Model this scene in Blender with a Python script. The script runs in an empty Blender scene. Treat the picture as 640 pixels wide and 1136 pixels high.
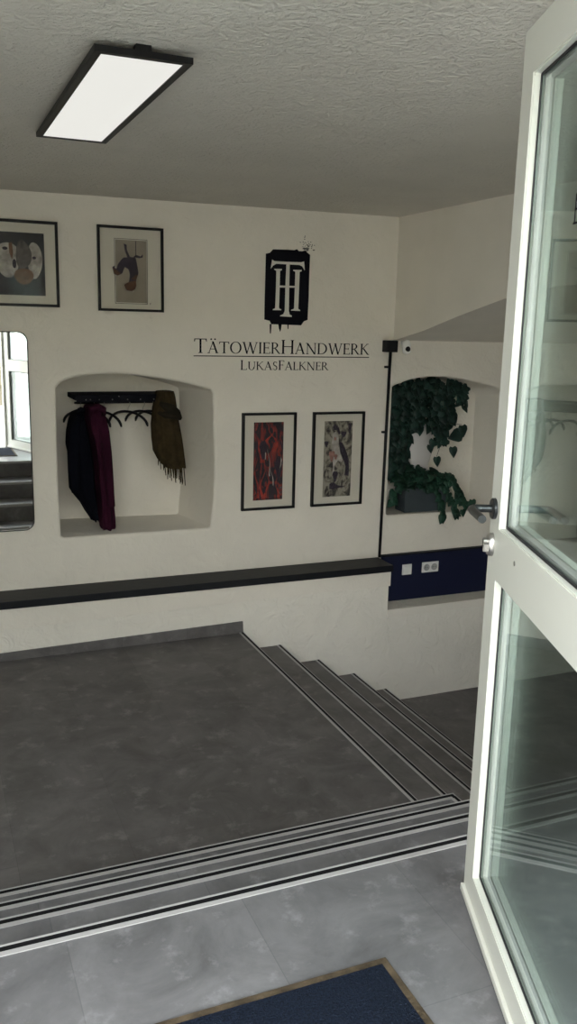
import bpy, bmesh, math, random
from mathutils import Vector, Matrix
PI = math.pi
C = bpy.context.scene.collection
random.seed(7)

# ------------------------------------------------------------------ materials
def new_mat(name):
    m = bpy.data.materials.new(name); m.use_nodes = True
    nt = m.node_tree; return m, nt, nt.nodes['Principled BSDF'], nt.nodes.new, nt.links.new

def plain(name, col, rough=.6, metal=0., bump=0., bscale=40., spec=.5, var=0., vscale=6.):
    m, nt, b, N, L = new_mat(name)
    b.inputs['Base Color'].default_value = (*col, 1); b.inputs['Roughness'].default_value = rough
    b.inputs['Metallic'].default_value = metal; b.inputs['Specular IOR Level'].default_value = spec
    tc = N('ShaderNodeTexCoord')
    if bump:
        n = N('ShaderNodeTexNoise'); n.inputs['Scale'].default_value = bscale; n.inputs['Detail'].default_value = 5
        L(tc.outputs['Object'], n.inputs['Vector'])
        bp = N('ShaderNodeBump'); bp.inputs['Strength'].default_value = bump; bp.inputs['Distance'].default_value = .01
        L(n.outputs['Fac'], bp.inputs['Height']); L(bp.outputs['Normal'], b.inputs['Normal'])
    if var:
        n = N('ShaderNodeTexNoise'); n.inputs['Scale'].default_value = vscale; n.inputs['Detail'].default_value = 4
        L(tc.outputs['Object'], n.inputs['Vector'])
        r = N('ShaderNodeValToRGB'); r.color_ramp.elements[0].position = .3; r.color_ramp.elements[1].position = .7
        r.color_ramp.elements[0].color = (*[max(0, c*(1-var)) for c in col], 1)
        r.color_ramp.elements[1].color = (*[min(1, c*(1+var)) for c in col], 1)
        L(n.outputs['Fac'], r.inputs['Fac']); L(r.outputs['Color'], b.inputs['Base Color'])
    return m

def plaster(name, col, fine, coarse, fscale=70, cscale=9):
    """hand-trowelled plaster: broad dents plus fine grain, all in the bump"""
    m, nt, b, N, L = new_mat(name)
    b.inputs['Roughness'].default_value = .85; b.inputs['Specular IOR Level'].default_value = .25
    g = N('ShaderNodeNewGeometry')
    n1 = N('ShaderNodeTexNoise'); n1.inputs['Scale'].default_value = fscale; n1.inputs['Detail'].default_value = 4
    n2 = N('ShaderNodeTexNoise'); n2.inputs['Scale'].default_value = cscale; n2.inputs['Detail'].default_value = 5
    n2.inputs['Distortion'].default_value = 1.2
    L(g.outputs['Position'], n1.inputs['Vector']); L(g.outputs['Position'], n2.inputs['Vector'])
    b1 = N('ShaderNodeBump'); b1.inputs['Strength'].default_value = fine; b1.inputs['Distance'].default_value = .006
    b2 = N('ShaderNodeBump'); b2.inputs['Strength'].default_value = coarse; b2.inputs['Distance'].default_value = .03
    L(n2.outputs['Fac'], b2.inputs['Height']); L(n1.outputs['Fac'], b1.inputs['Height'])
    L(b2.outputs['Normal'], b1.inputs['Normal']); L(b1.outputs['Normal'], b.inputs['Normal'])
    r = N('ShaderNodeValToRGB')
    r.color_ramp.elements[0].position = .35; r.color_ramp.elements[1].position = .65
    r.color_ramp.elements[0].color = (*[c*.95 for c in col], 1); r.color_ramp.elements[1].color = (*col, 1)
    n3 = N('ShaderNodeTexNoise'); n3.inputs['Scale'].default_value = 3; n3.inputs['Detail'].default_value = 6
    L(g.outputs['Position'], n3.inputs['Vector']); L(n3.outputs['Fac'], r.inputs['Fac']); L(r.outputs['Color'], b.inputs['Base Color'])
    return m

def vinyl(name, base, rough=.42):
    """concrete-look vinyl planks, long side running into the room"""
    m, nt, b, N, L = new_mat(name)
    b.inputs['Roughness'].default_value = rough; b.inputs['Specular IOR Level'].default_value = .4
    g = N('ShaderNodeNewGeometry'); mp = N('ShaderNodeMapping'); mp.inputs['Rotation'].default_value = (0, 0, PI/2)
    mp.inputs['Location'].default_value = (.13, .21, 0)
    L(g.outputs['Position'], mp.inputs['Vector'])
    br = N('ShaderNodeTexBrick'); br.offset = .37; br.inputs['Scale'].default_value = 1
    br.inputs['Brick Width'].default_value = .95; br.inputs['Row Height'].default_value = .46
    br.inputs['Mortar Size'].default_value = .0016; br.inputs['Mortar Smooth'].default_value = .3
    br.inputs['Color1'].default_value = (.90, .90, .90, 1); br.inputs['Color2'].default_value = (1.08, 1.08, 1.08, 1)
    br.inputs['Mortar'].default_value = (.78, .78, .78, 1)
    L(mp.outputs['Vector'], br.inputs['Vector'])
    n = N('ShaderNodeTexNoise'); n.inputs['Scale'].default_value = 3.4; n.inputs['Detail'].default_value = 9; n.inputs['Roughness'].default_value = .68; n.inputs['Distortion'].default_value = .6
    L(g.outputs['Position'], n.inputs['Vector'])
    r = N('ShaderNodeValToRGB'); e = r.color_ramp.elements
    e[0].position = .32; e[1].position = .72
    e[0].color = (*[c*.66 for c in base], 1); e[1].color = (*[c*1.42 for c in base], 1)
    L(n.outputs['Fac'], r.inputs['Fac'])
    # pale worn flecks
    n2 = N('ShaderNodeTexNoise'); n2.inputs['Scale'].default_value = 9; n2.inputs['Detail'].default_value = 10; n2.inputs['Roughness'].default_value = .7
    L(g.outputs['Position'], n2.inputs['Vector'])
    r2 = N('ShaderNodeValToRGB'); r2.color_ramp.elements[0].position = .55; r2.color_ramp.elements[1].position = .74
    r2.color_ramp.elements[0].color = (0, 0, 0, 1); r2.color_ramp.elements[1].color = (.65, .65, .65, 1)
    L(n2.outputs['Fac'], r2.inputs['Fac'])
    mul = N('ShaderNodeMix'); mul.data_type = 'RGBA'; mul.blend_type = 'MULTIPLY'; mul.inputs['Factor'].default_value = 1
    L(r.outputs['Color'], mul.inputs['A']); L(br.outputs['Color'], mul.inputs['B'])
    mx = N('ShaderNodeMix'); mx.data_type = 'RGBA'
    mx.inputs['B'].default_value = (*[min(1, c*2.3) for c in base], 1)
    L(r2.outputs['Color'], mx.inputs['Factor']); L(mul.outputs['Result'], mx.inputs['A'])
    L(mx.outputs['Result'], b.inputs['Base Color'])
    bp = N('ShaderNodeBump'); bp.inputs['Strength'].default_value = .12; bp.inputs['Distance'].default_value = .004
    L(n2.outputs['Fac'], bp.inputs['Height']); L(bp.outputs['Normal'], b.inputs['Normal'])
    return m

def glass_mat(name, tint=(.93, .97, .96), ior=1.5, rough=0.):
    """clear glazing: mirror reflection by the Fresnel law, the rest goes straight through"""
    m, nt, b, N, L = new_mat(name); nt.nodes.remove(b)
    out = nt.nodes['Material Output']
    t = N('ShaderNodeBsdfTransparent'); t.inputs['Color'].default_value = (*tint, 1)
    gl = N('ShaderNodeBsdfGlossy'); gl.inputs['Roughness'].default_value = rough; gl.inputs['Color'].default_value = (.96, .99, .98, 1)
    f = N('ShaderNodeFresnel'); g = N('ShaderNodeNewGeometry'); k = N('ShaderNodeMix')
    k.inputs['A'].default_value = ior; k.inputs['B'].default_value = 1/ior     # same reflectance on the way out as on the way in
    L(g.outputs['Backfacing'], k.inputs['Factor']); L(k.outputs['Result'], f.inputs['IOR'])
    mx = N('ShaderNodeMixShader')
    L(f.outputs['Fac'], mx.inputs['Fac']); L(t.outputs['BSDF'], mx.inputs[1]); L(gl.outputs['BSDF'], mx.inputs[2])
    L(mx.outputs['Shader'], out.inputs['Surface'])
    return m

def emitter(name, col, s):
    m, nt, b, N, L = new_mat(name)
    b.inputs['Base Color'].default_value = (.05, .05, .05, 1)
    b.inputs['Emission Color'].default_value = (*col, 1); b.inputs['Emission Strength'].default_value = s
    return m

def art(name, stops, scale, stretch=(1, 1, 1), dist=3., detail=4., seed=0.):
    """printed artwork: swirling bands of ink colours"""
    m, nt, b, N, L = new_mat(name)
    b.inputs['Roughness'].default_value = .7
    tc = N('ShaderNodeTexCoord'); mp = N('ShaderNodeMapping'); mp.inputs['Scale'].default_value = stretch
    mp.inputs['Location'].default_value = (seed, seed*.7, seed*1.3)
    L(tc.outputs['Object'], mp.inputs['Vector'])
    n = N('ShaderNodeTexNoise'); n.inputs['Scale'].default_value = scale; n.inputs['Detail'].default_value = detail
    n.inputs['Distortion'].default_value = dist; n.inputs['Roughness'].default_value = .55
    L(mp.outputs['Vector'], n.inputs['Vector'])
    r = N('ShaderNodeValToRGB'); el = r.color_ramp.elements
    el[0].position, el[0].color = stops[0][0], (*stops[0][1], 1)
    el[1].position, el[1].color = stops[-1][0], (*stops[-1][1], 1)
    for p, c in stops[1:-1]:
        q = el.new(p); q.color = (*c, 1)
    L(n.outputs['Fac'], r.inputs['Fac']); L(r.outputs['Color'], b.inputs['Base Color'])
    return m

M = dict(
    wall=plaster('white_plaster', (.79, .747, .675), .3, .36, 60, 8),
    rough_wall=plaster('rough_white_plaster', (.80, .765, .695), .35, .65, 55, 8),
    ceiling=plaster('stucco_ceiling', (.71, .68, .62), 1., .55, 75, 26),
    floor=vinyl('concrete_vinyl', (.146, .145, .152)),
    floor_low=vinyl('concrete_vinyl_landing', (.116, .109, .108), .5),  # same vinyl as the entrance floor; the dimmer light is put into the colour
    riser=vinyl('concrete_vinyl_riser', (.095, .09, .095), .5),  # same vinyl again; the shade on the risers is put into the colour
    alu=plain('brushed_aluminium', (.43, .42, .425), .5, .1),
    rubber=plain('black_rubber', (.007, .007, .008), .8, spec=.15),
    ledge=plain('black_ledge_paint', (.007, .008, .011), .5, bump=.15, bscale=15, var=.2, spec=.25),
    navy=plain('navy_paint', (.007, .010, .034), .5, spec=.25, bump=.08, bscale=20),
    black=plain('black_lacquer', (.006, .006, .007), .45, spec=.25),
    black_plastic=plain('black_plastic', (.008, .008, .010), .5, spec=.25),
    white_gloss=plain('white_camera_shell', (.88, .88, .87), .3),
    white_plastic=plain('white_plastic', (.75, .75, .74), .35),
    grey_plastic=plain('socket_well', (.35, .35, .35), .5),
    door=plain('white_door_paint', (.71, .72, .66), .38, bump=.03, bscale=30),
    gasket=plain('gasket', (.015, .016, .018), .7),
    glass=glass_mat('door_glass', (.87, .905, .895), 1.6),
    window_glass=glass_mat('window_glass', (.97, .985, .98), 1.5),
    smooth_wall=plaster('smooth_white_plaster', (.80, .76, .69), .2, .10, 60, 7),
    picglass=glass_mat('picture_glass', (.98, .98, .98), 1.14),
    mirror=plain('mirror_silver', (.90, .91, .90), .015, 1.),
    steel=plain('dark_steel', (.065, .07, .075), .3, .85),
    nickel=plain('nickel', (.42, .41, .39), .3, .9),
    mat_pile=plain('navy_mat_pile', (.010, .015, .028), .95, spec=.1, bump=.9, bscale=260, var=.45, vscale=180),
    mat_edge=plain('worn_brown_rubber', (.075, .056, .036), .75, spec=.2, bump=.4, bscale=90, var=.45, vscale=22),
    mount=plain('passepartout', (.62, .585, .51), .8),
    ink=plain('sign_ink', (.006, .006, .010), .8, spec=.12),
    sign_light=plain('sign_bare_plaster', (.70, .68, .63), .75, bump=.1, bscale=60),
    spatter=plain('spatter_grey', (.12, .115, .11), .8),
    coat=plain('navy_black_wool', (.004, .0045, .008), .95, bump=.5, bscale=120, spec=.06),
    burgundy=plain('burgundy_knit', (.032, .0045, .016), .92, bump=.6, bscale=110, spec=.15, var=.2),
    scarf=plain('olive_brown_knit', (.040, .029, .014), .95, bump=.7, bscale=120, spec=.1, var=.35, vscale=20),
    scarf_dark=plain('dark_hat_felt', (.022, .018, .012), .95, bump=.6, bscale=100, spec=.1),
    leaf=plain('pothos_leaf', (.011, .033, .026), .5, spec=.3, var=.55, vscale=13),
    leaf_low=plain('pothos_leaf_fresh', (.013, .046, .029), .5, spec=.25, var=.5, vscale=15),
    stem=plain('vine_stem', (.020, .030, .016), .7),
    soil=plain('soil', (.02, .015, .01), .95, bump=.8, bscale=80),
    planter=plain('slate_planter', (.042, .055, .064), .5, var=.12, vscale=9),
    vase=plain('white_glaze', (.62, .60, .60), .3),
    ground=plain('outdoor_paving', (.42, .42, .42), .9, bump=.3, bscale=30, var=.1),
    facade=plain('pale_yellow_render', (.80, .74, .55), .9, bump=.2, bscale=50),
    fence=plain('pale_timber', (.15, .130, .088), .7, var=.25, vscale=5),
    diffuser=emitter('lit_diffuser', (1.0, .99, .93), .80),
    red_art=art('red_black_print', [(.30, (.012, .010, .014)), (.50, (.015, .012, .018)), (.545, (.16, .016, .012)), (.60, (.22, .026, .020)), (.65, (.10, .014, .015)), (.69, (.03, .03, .04)), (.76, (.30, .25, .23))], 9, (1.5, 1, .6), 2.6, 3, 2.3),
    grey_art=art('grey_brown_print', [(.28, (.02, .017, .018)), (.40, (.045, .038, .034)), (.47, (.15, .135, .105)), (.56, (.26, .24, .195)), (.68, (.30, .28, .235)), (.8, (.13, .11, .09))], 12, (1.2, 1, .8), 2.2, 4, 5.1),
    dark_art=art('dark_print', [(.3, (.014, .014, .018)), (.6, (.035, .035, .04)), (.75, (.09, .085, .08))], 6, (2.5, 1, .8), 1., 4, 1.),
    beige_art=plain('beige_print', (.27, .235, .19), .8, var=.12, vscale=8),
    art_brown=plain('print_brown', (.085, .035, .018), .8, var=.4, vscale=30),
    art_violet=plain('print_violet', (.026, .018, .032), .8, var=.4, vscale=30),
    art_pale=plain('print_pale', (.36, .33, .30), .8, var=.4, vscale=24),
    art_tan=plain('print_tan', (.16, .085, .05), .8, var=.35, vscale=26),
    art_grey=plain('print_grey', (.10, .09, .085), .8, var=.4, vscale=30),
    art_rose=plain('print_rose', (.26, .13, .11), .8, var=.4, vscale=30),
)

# ------------------------------------------------------------------ helpers
def link(name, bm, mat, parent=None, smooth=False, autos=None):
    me = bpy.data.meshes.new(name)
    bmesh.ops.remove_doubles(bm, verts=bm.verts, dist=1e-6)
    bmesh.ops.recalc_face_normals(bm, faces=bm.faces)
    bm.to_mesh(me); bm.free()
    me.materials.append(M[mat] if isinstance(mat, str) else mat)
    o = bpy.data.objects.new(name, me); C.objects.link(o)
    if smooth:
        for p in me.polygons: p.use_smooth = True
        if autos is not None:
            me.set_sharp_from_angle(angle=autos)
    if parent: o.parent = parent
    return o

def tag(o, label, cat, group=None):
    o['label'] = label; o['category'] = cat
    if group: o['group'] = group
    return o

def struct(o, label=None):
    o['kind'] = 'structure'
    if label: o['label'] = label
    return o

def thing(name, label, cat, loc=(0, 0, 0), rotz=0, group=None):
    o = bpy.data.objects.new(name, None); C.objects.link(o)
    o.location = loc; o.rotation_euler = (0, 0, rotz); o.empty_display_size = .1
    return tag(o, label, cat, group)

def box(bm, x0, x1, y0, y1, z0, z1):
    v = [bm.verts.new((x, y, z)) for z in (z0, z1) for x, y in ((x0, y0), (x1, y0), (x1, y1), (x0, y1))]
    for f in ((0, 3, 2, 1), (4, 5, 6, 7), (0, 1, 5, 4), (1, 2, 6, 5), (2, 3, 7, 6), (3, 0, 4, 7)):
        bm.faces.new([v[i] for i in f])
    return v

def boxes(*bs, bevel=0.):
    bm = bmesh.new()
    for b in bs: box(bm, *b)
    if bevel:
        bmesh.ops.bevel(bm, geom=list(bm.edges), offset=bevel, segments=2, affect='EDGES', profile=.5)
    return bm

def prism(bm, pts, a, b, axis):
    """polygon pts in the plane across axis, extruded from a to b"""
    def mk(p, t): return {'x': (t, p[0], p[1]), 'y': (p[0], t, p[1]), 'z': (p[0], p[1], t)}[axis]
    v0 = [bm.verts.new(mk(p, a)) for p in pts]; v1 = [bm.verts.new(mk(p, b)) for p in pts]
    bm.faces.new(v0); bm.faces.new(v1[::-1]); n = len(pts)
    for i in range(n): bm.faces.new([v0[i], v0[(i+1) % n], v1[(i+1) % n], v1[i]])

def tube(bm, pts, rad, seg=8, cap=True):
    pts = [Vector(p) for p in pts]; rs = rad if isinstance(rad, (list, tuple)) else [rad]*len(pts)
    rings = []; prev = None
    for i, p in enumerate(pts):
        d = (pts[min(i+1, len(pts)-1)] - pts[max(i-1, 0)]).normalized()
        if prev is None:
            up = Vector((0, 0, 1)) if abs(d.z) < .9 else Vector((1, 0, 0)); a = d.cross(up).normalized()
        else:
            a = (prev - d*prev.dot(d)).normalized()
        prev = a; b = d.cross(a)
        rings.append([bm.verts.new(p + (a*math.cos(2*PI*k/seg) + b*math.sin(2*PI*k/seg))*rs[i]) for k in range(seg)])
    for r0, r1 in zip(rings, rings[1:]):
        for k in range(seg): bm.faces.new([r0[k], r0[(k+1) % seg], r1[(k+1) % seg], r1[k]])
    if cap: bm.faces.new(rings[0][::-1]); bm.faces.new(rings[-1])

def lathe(bm, prof, seg=32, mat=Matrix()):
    rings = []
    for r, z in prof:
        rings.append([bm.verts.new(mat @ Vector((r*math.cos(2*PI*k/seg), r*math.sin(2*PI*k/seg), z))) for k in range(seg)])
    for r0, r1 in zip(rings, rings[1:]):
        for k in range(seg): bm.faces.new([r0[k], r0[(k+1) % seg], r1[(k+1) % seg], r1[k]])
    bm.faces.new(rings[0][::-1]); bm.faces.new(rings[-1])

def rect_frame(bm, x0, x1, z0, z1, w, y0, y1):
    """mitred rectangular frame in the XZ plane, from y0 (front) to y1 (back)"""
    o = [(x0, z0), (x1, z0), (x1, z1), (x0, z1)]; i = [(x0+w, z0+w), (x1-w, z0+w), (x1-w, z1-w), (x0+w, z1-w)]
    V = {}
    for k in range(4):
        for nm, p, y in (('of', o, y0), ('if', i, y0), ('ob', o, y1), ('ib', i, y1)):
            V[nm, k] = bm.verts.new((p[k][0], y, p[k][1]))
    for k in range(4):
        j = (k+1) % 4
        bm.faces.new([V['of', k], V['of', j], V['if', j], V['if', k]])
        bm.faces.new([V['ob', k], V['ib', k], V['ib', j], V['ob', j]])
        bm.faces.new([V['of', k], V['ob', k], V['ob', j], V['of', j]])
        bm.faces.new([V['if', k], V['if', j], V['ib', j], V['ib', k]])

def rrect(x0, x1, z0, z1, r, n=6):
    out = []
    for cx, cz, a0 in ((x1-r, z0+r, -PI/2), (x1-r, z1-r, 0), (x0+r, z1-r, PI/2), (x0+r, z0+r, PI)):
        for k in range(n+1):
            a = a0 + PI/2*k/n; out.append((cx + r*math.cos(a), cz + r*math.sin(a)))
    return out

# ------------------------------------------------------------------ levels
YW = 5.85        # upper back wall
YL = 5.64        # lower back wall below the ledge
XR = 3.30        # right wall
ZL = -.68        # landing
ZB = -1.41       # lower floor
YF = .83         # inner face of the entrance wall
XL = -2.6        # left wall
def zc(x): return 2.273 + .0108*x      # the ceiling of the old house runs slightly out of level

# ------------------------------------------------------------------ back wall with two niches
def offset_loop(pts, d):
    n = len(pts); out = []
    for i in range(n):
        a, b, c = Vector(pts[i-1]), Vector(pts[i]), Vector(pts[(i+1) % n])
        t1 = (b-a).normalized(); t2 = (c-b).normalized()
        n1 = Vector((t1.y, -t1.x)); n2 = Vector((t2.y, -t2.x)); nn = (n1+n2)
        nn = nn.normalized() if nn.length > 1e-6 else n1
        k = 1/max(.5, nn.dot(n1)); out.append(tuple(b + nn*d*k))
    return out

def niche_wall(name, outer, niches, y, mat):
    bm = bmesh.new(); edges = []
    def loop(pts, yy):
        vs = [bm.verts.new((p[0], yy(p) if callable(yy) else yy, p[1])) for p in pts]
        return vs
    def ring_edges(vs): return [bm.edges.new((vs[i], vs[(i+1) % len(vs)])) for i in range(len(vs))]
    edges += ring_edges(loop(outer, y))
    first = []
    for pts, r, depth, inner in niches:
        prof = [(r+.006, 0)] + [(r*(1-math.sin(a)), r*(1-math.cos(a))) for a in [PI/2*k/6 for k in range(7)]]
        loops = [loop(offset_loop(pts, off), y+dy) for off, dy in prof]
        edges += ring_edges(loops[0])
        # reveal to the back: the niche narrows a little and is rounded at the back
        for t, f in ((.5, 0), (.9, 0), (1, 1)):
            lp = []
            for p in pts:
                q = inner(p); px = p[0]+(q[0]-p[0])*t; pz = p[1]+(q[1]-p[1])*t
                lp.append(bm.verts.new((px, y+r+(depth(q)-y-r)*t, pz)))
            loops.append(lp)
        for l0, l1 in zip(loops, loops[1:]):
            n = len(l0)
            for i in range(n): bm.faces.new([l0[i], l0[(i+1) % n], l1[(i+1) % n], l1[i]])
        bm.faces.new(loops[-1])
    bmesh.ops.triangle_fill(bm, use_beauty=True, use_dissolve=False, edges=edges)
    # the wall has a body behind the face
    o = link(name, bm, mat, smooth=True, autos=math.radians(50))
    return o

def sample(pts, n):
    """resample an open polyline with a Catmull-Rom curve"""
    out = []
    for i in range(len(pts)-1):
        p0, p1, p2, p3 = [Vector(pts[max(0, min(len(pts)-1, i+k))]) for k in (-1, 0, 1, 2)]
        for k in range(n):
            t = k/n
            out.append(tuple(.5*((2*p1)+(-p0+p2)*t+(2*p0-5*p1+4*p2-p3)*t*t+(-p0+3*p1-3*p2+p3)*t**3)))
    out.append(tuple(pts[-1])); return out

arch1 = sample([(1.882, 1.015), (1.868, 1.042), (1.84, 1.053), (1.668, 1.096), (1.413, 1.139), (1.18, 1.158), (.98, 1.143), (.86, 1.108), (.816, 1.066)], 5)
n1 = [(.818, .075), (.835, .062)] + [(1.3, .061), (1.855, .060), (1.871, .072), (1.893, .30), (1.897, .55), (1.888, .80)] + arch1 + [(.812, .80), (.811, .45)]
def in1(p):
    return (1.3 + (p[0]-1.3)*(.83 if p[0] > 1.3 else .96), p[1] if p[1] < .2 else p[1]-.015)
arch2 = sample([(4.34, .99), (4.27, 1.045), (4.104, 1.085), (3.876, 1.127), (3.70, 1.138), (3.50, 1.122), (3.34, 1.075), (3.312, 1.055)], 4)
n2 = [(3.311, .075), (3.325, .062), (3.85, .055), (4.32, .048), (4.34, .07), (4.345, .5)] + arch2 + [(3.311, .5)]
def in2(p): return (3.82 + (p[0]-3.82)*.90, p[1] if p[1] < .2 else p[1]-.02)
outer = [(XL-.05, -1.5), (6.0, -1.5), (6.0, 2.5), (XL-.05, 2.5)]
struct(niche_wall('wall_back', outer, [(n1, .022, lambda q: 6.36 + (1.87-q[0])*.08, in1), (n2, .018, lambda q: 6.17, in2)], YW, 'wall'),
       'white plastered back wall with two arched niches')

# lower, thicker part of the back wall
bm = bmesh.new()
box(bm, XL-.05, 3.24, YL, YW+.02, -1.5, -.31)
box(bm, 3.24, 6.0, YL, YW+.02, -1.5, -.640)
struct(link('wall_back', bm, 'rough_wall'), 'thick lower part of the white back wall beside the stairs')
# white timber band below the black ledge
bm = bmesh.new()
prism(bm, [(XL, -.475), (.38, -.467), (2.25, -.440), (3.243, -.440), (3.243, -.322), (XL, -.322)], YL-.022, YL+.02, 'y')
struct(link('trim_1', bm, 'wall'), 'white band under the black ledge')
bm = bmesh.new()
prism(bm, [(3.243, -.642), (5.9, -.622), (5.9, -.70), (3.243, -.70)], YL-.006, YL+.05, 'y')
struct(link('trim_2', bm, 'wall'))
led = link('wall_ledge', boxes((XL, 3.252, 5.598, YW+.01, -.323, -.272), bevel=.004), 'ledge')
tag(led, 'long black ledge running along the white back wall above the landing', 'ledge')

# ------------------------------------------------------------------ ceiling, floors, other walls
bm = bmesh.new()
prism(bm, [(XL-.2, zc(XL-.2)), (6., zc(3.6)), (6., 2.6), (XL-.2, 2.6)], .5, 6.1, 'y')
struct(link('ceiling', bm, 'ceiling'), 'rough white stucco ceiling')

NE = [(1.976, 0.), (2.312, -.17), (2.630, -.34), (2.945, -.51)]    # front edges of floor and steps
struct(link('floor', boxes((XL, XR+2.6, .45, NE[0][0]-.004, -.16, 0)), 'floor'), 'light grey concrete-look entrance floor')
struct(link('floor', boxes((XL, 2.049, 2.9, YL+.05, -.9, ZL)), 'floor_low'), 'dark grey landing floor')
struct(link('floor', boxes((2.03, 6., 1.9, YL+.05, -1.55, ZB)), 'floor_low'), 'dark lower floor at the foot of the side stairs')
bm = bmesh.new()
prism(bm, [(XL, -.655), (.37, -.628), (2.046, -.596), (2.05, -.682), (XL, -.682)], YL-.014, YL+.01, 'y')
struct(link('baseboard_back', bm, 'floor_low'), 'grey skirting of the landing')
struct(link('wall_left', boxes((XL-.25, XL, .5, 6.1, -1.0, 2.5)), 'wall'))

# right wall: thick, pierced by a vaulted passage
arch = sample([(5.86, 1.405), (5.674, 1.440), (5.427, 1.486), (5.2, 1.540), (4.986, 1.589), (4.739, 1.642), (4.5, 1.690), (4.2, 1.735), (3.9, 1.75), (3.6, 1.735), (3.3, 1.69), (3.0, 1.60), (2.8, 1.48), (2.68, 1.32), (2.645, 1.12)], 4)
poly = [(YF-.05, 2.5), (YF-.05, -.05), (1.98, -.05), (1.98, -1.5), (2.64, -1.5), (2.64, .5)] + arch[::-1] + [(5.86, 2.5)]
bm = bmesh.new(); prism(bm, poly, XR, 6.0, 'x')
es = [e for e in bm.edges if all(abs(v.co.x-XR) < 1e-5 and v.co.z < 2 and 2.63 < v.co.y < 5.855 and v.co.z > .3 for v in e.verts)]
bmesh.ops.bevel(bm, geom=es, offset=.025, segments=4, affect='EDGES', profile=.5)
struct(link('wall_right', bm, 'smooth_wall', smooth=True, autos=math.radians(35)), 'white right wall with a low vaulted passage')
struct(link('wall_passage', boxes((5.9, 6.1, 2.2, 6.0, -1.5, 1.9)), 'wall'))
struct(link('wall_passage', boxes((2.62, 6.0, 1.80, 1.965, -1.5, -.16)), 'wall'))

# entrance wall around the glazed front
FY0 = .58
bm = bmesh.new()
for b in ((XL-.2, -1.33, FY0, YF, -1, 2.5), (2.02, 6., FY0, YF, -.2, 2.5), (-1.33, 2.02, FY0, YF, 2.26, 2.5)): box(bm, *b)
struct(link('wall_front', bm, 'wall'), 'entrance wall')

# ------------------------------------------------------------------ steps
def nosing_x(parent, x0, x1, y, z, mitre=False):
    """profile along a step edge that faces +Y: thin lip, black insert, broad lip"""
    m = (lambda d: x1-d) if mitre else (lambda d: x1)
    a = link('nosing', boxes((x0, m(0), y-.007, y, z-.022, z+.0028), (x0, m(.024), y-.040, y-.0245, z-.002, z+.0028)), 'alu', parent)
    b = link('nosing_insert', boxes((x0, m(.007), y-.0245, y-.007, z-.002, z+.0022)), 'rubber', parent)
    return a, b
def nosing_y(parent, x, y0, y1, z, mitre=False):
    m = (lambda d: y1-d) if mitre else (lambda d: y1)
    link('nosing', boxes((x-.004, x, y0, m(.007), z-.022, z+.0029), (x-.034, x-.020, y0, m(.040), z-.002, z+.0029)), 'alu', parent)
    link('nosing_insert', boxes((x-.020, x-.004, y0, m(.0245), z-.002, z+.0023)), 'rubber', parent)

st = thing('entry_steps', 'grey vinyl steps with black and silver edge strips between entrance floor and landing', 'stairs', (XL, 2., ZL))
INV = Matrix.Translation((-XL, -2., -ZL))
def under(parent, before):
    for o in list(C.objects):
        if o.name not in before and o.parent is None and o is not parent:
            o.parent = parent; o.matrix_parent_inverse = parent.matrix_world.inverted()
def steps_group(root, fn):
    bpy.context.view_layer.update()
    before = {o.name for o in C.objects}; fn(); under(root, before)
def entry():
    xr = [2.62, 2.62, 2.62, 2.070]
    nosing_x(None, XL+.002, 2.62, NE[0][0], 0)
    link('riser', boxes((XL+.002, 2.62, NE[0][0]-.02, NE[0][0]-.006, -.17, -.004)), 'riser')
    for i in (1, 2, 3):
        y, z = NE[i]
        s = link('step', boxes((XL+.002, xr[i]-(.004 if i == 3 else 0), NE[i-1][0]-.012, y-.004, z-.19, z)), 'floor')
        a, b = nosing_x(None, XL+.002, xr[i], y, z, i == 3)
    # the lowest step turns the corner
    nosing_y(None, 2.070, NE[2][0], NE[3][0], NE[3][1], True)
steps_group(st, entry)

sd = thing('side_steps', 'grey vinyl stairs, darkened as in shade, going down to the right along the white wall', 'stairs', (2.05, 2.63, ZB))
SX = [2.052, 2.350, 2.668, 2.975, 3.262]; SZ = [ZL, -.816, -.974, -1.128, -1.298]
def side():
    nosing_y(None, SX[0], 2.62, YL-.002, SZ[0])
    link('riser', boxes((SX[0]-.02, SX[0]-.006, 2.62, YL-.002, SZ[1], SZ[0]-.004)), 'riser')
    for i in range(1, 5):
        link('step', boxes((SX[i-1]-.012, SX[i]-.004, 2.61, YL-.001, ZB-.02, SZ[i])), 'floor_low')
        nosing_y(None, SX[i], 2.61, YL-.002, SZ[i])
steps_group(sd, side)

# ------------------------------------------------------------------ door mat
t = thing('door_mat', 'dark navy door mat with a worn brown rubber edge on the grey floor', 'mat', (.2, 1.27, 0))
link('border', boxes((-1.15, .758, .305, .325, .0005, .009), (-1.15, .758, -.33, -.31, .0005, .009), (.738, .758, -.31, .305, .0005, .009), (-1.15, -1.13, -.31, .305, .0005, .009), bevel=.002), 'mat_edge', t)
link('pile', boxes((-1.13, .738, -.31, .305, .0005, .0105)), 'mat_pile', t)

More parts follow.
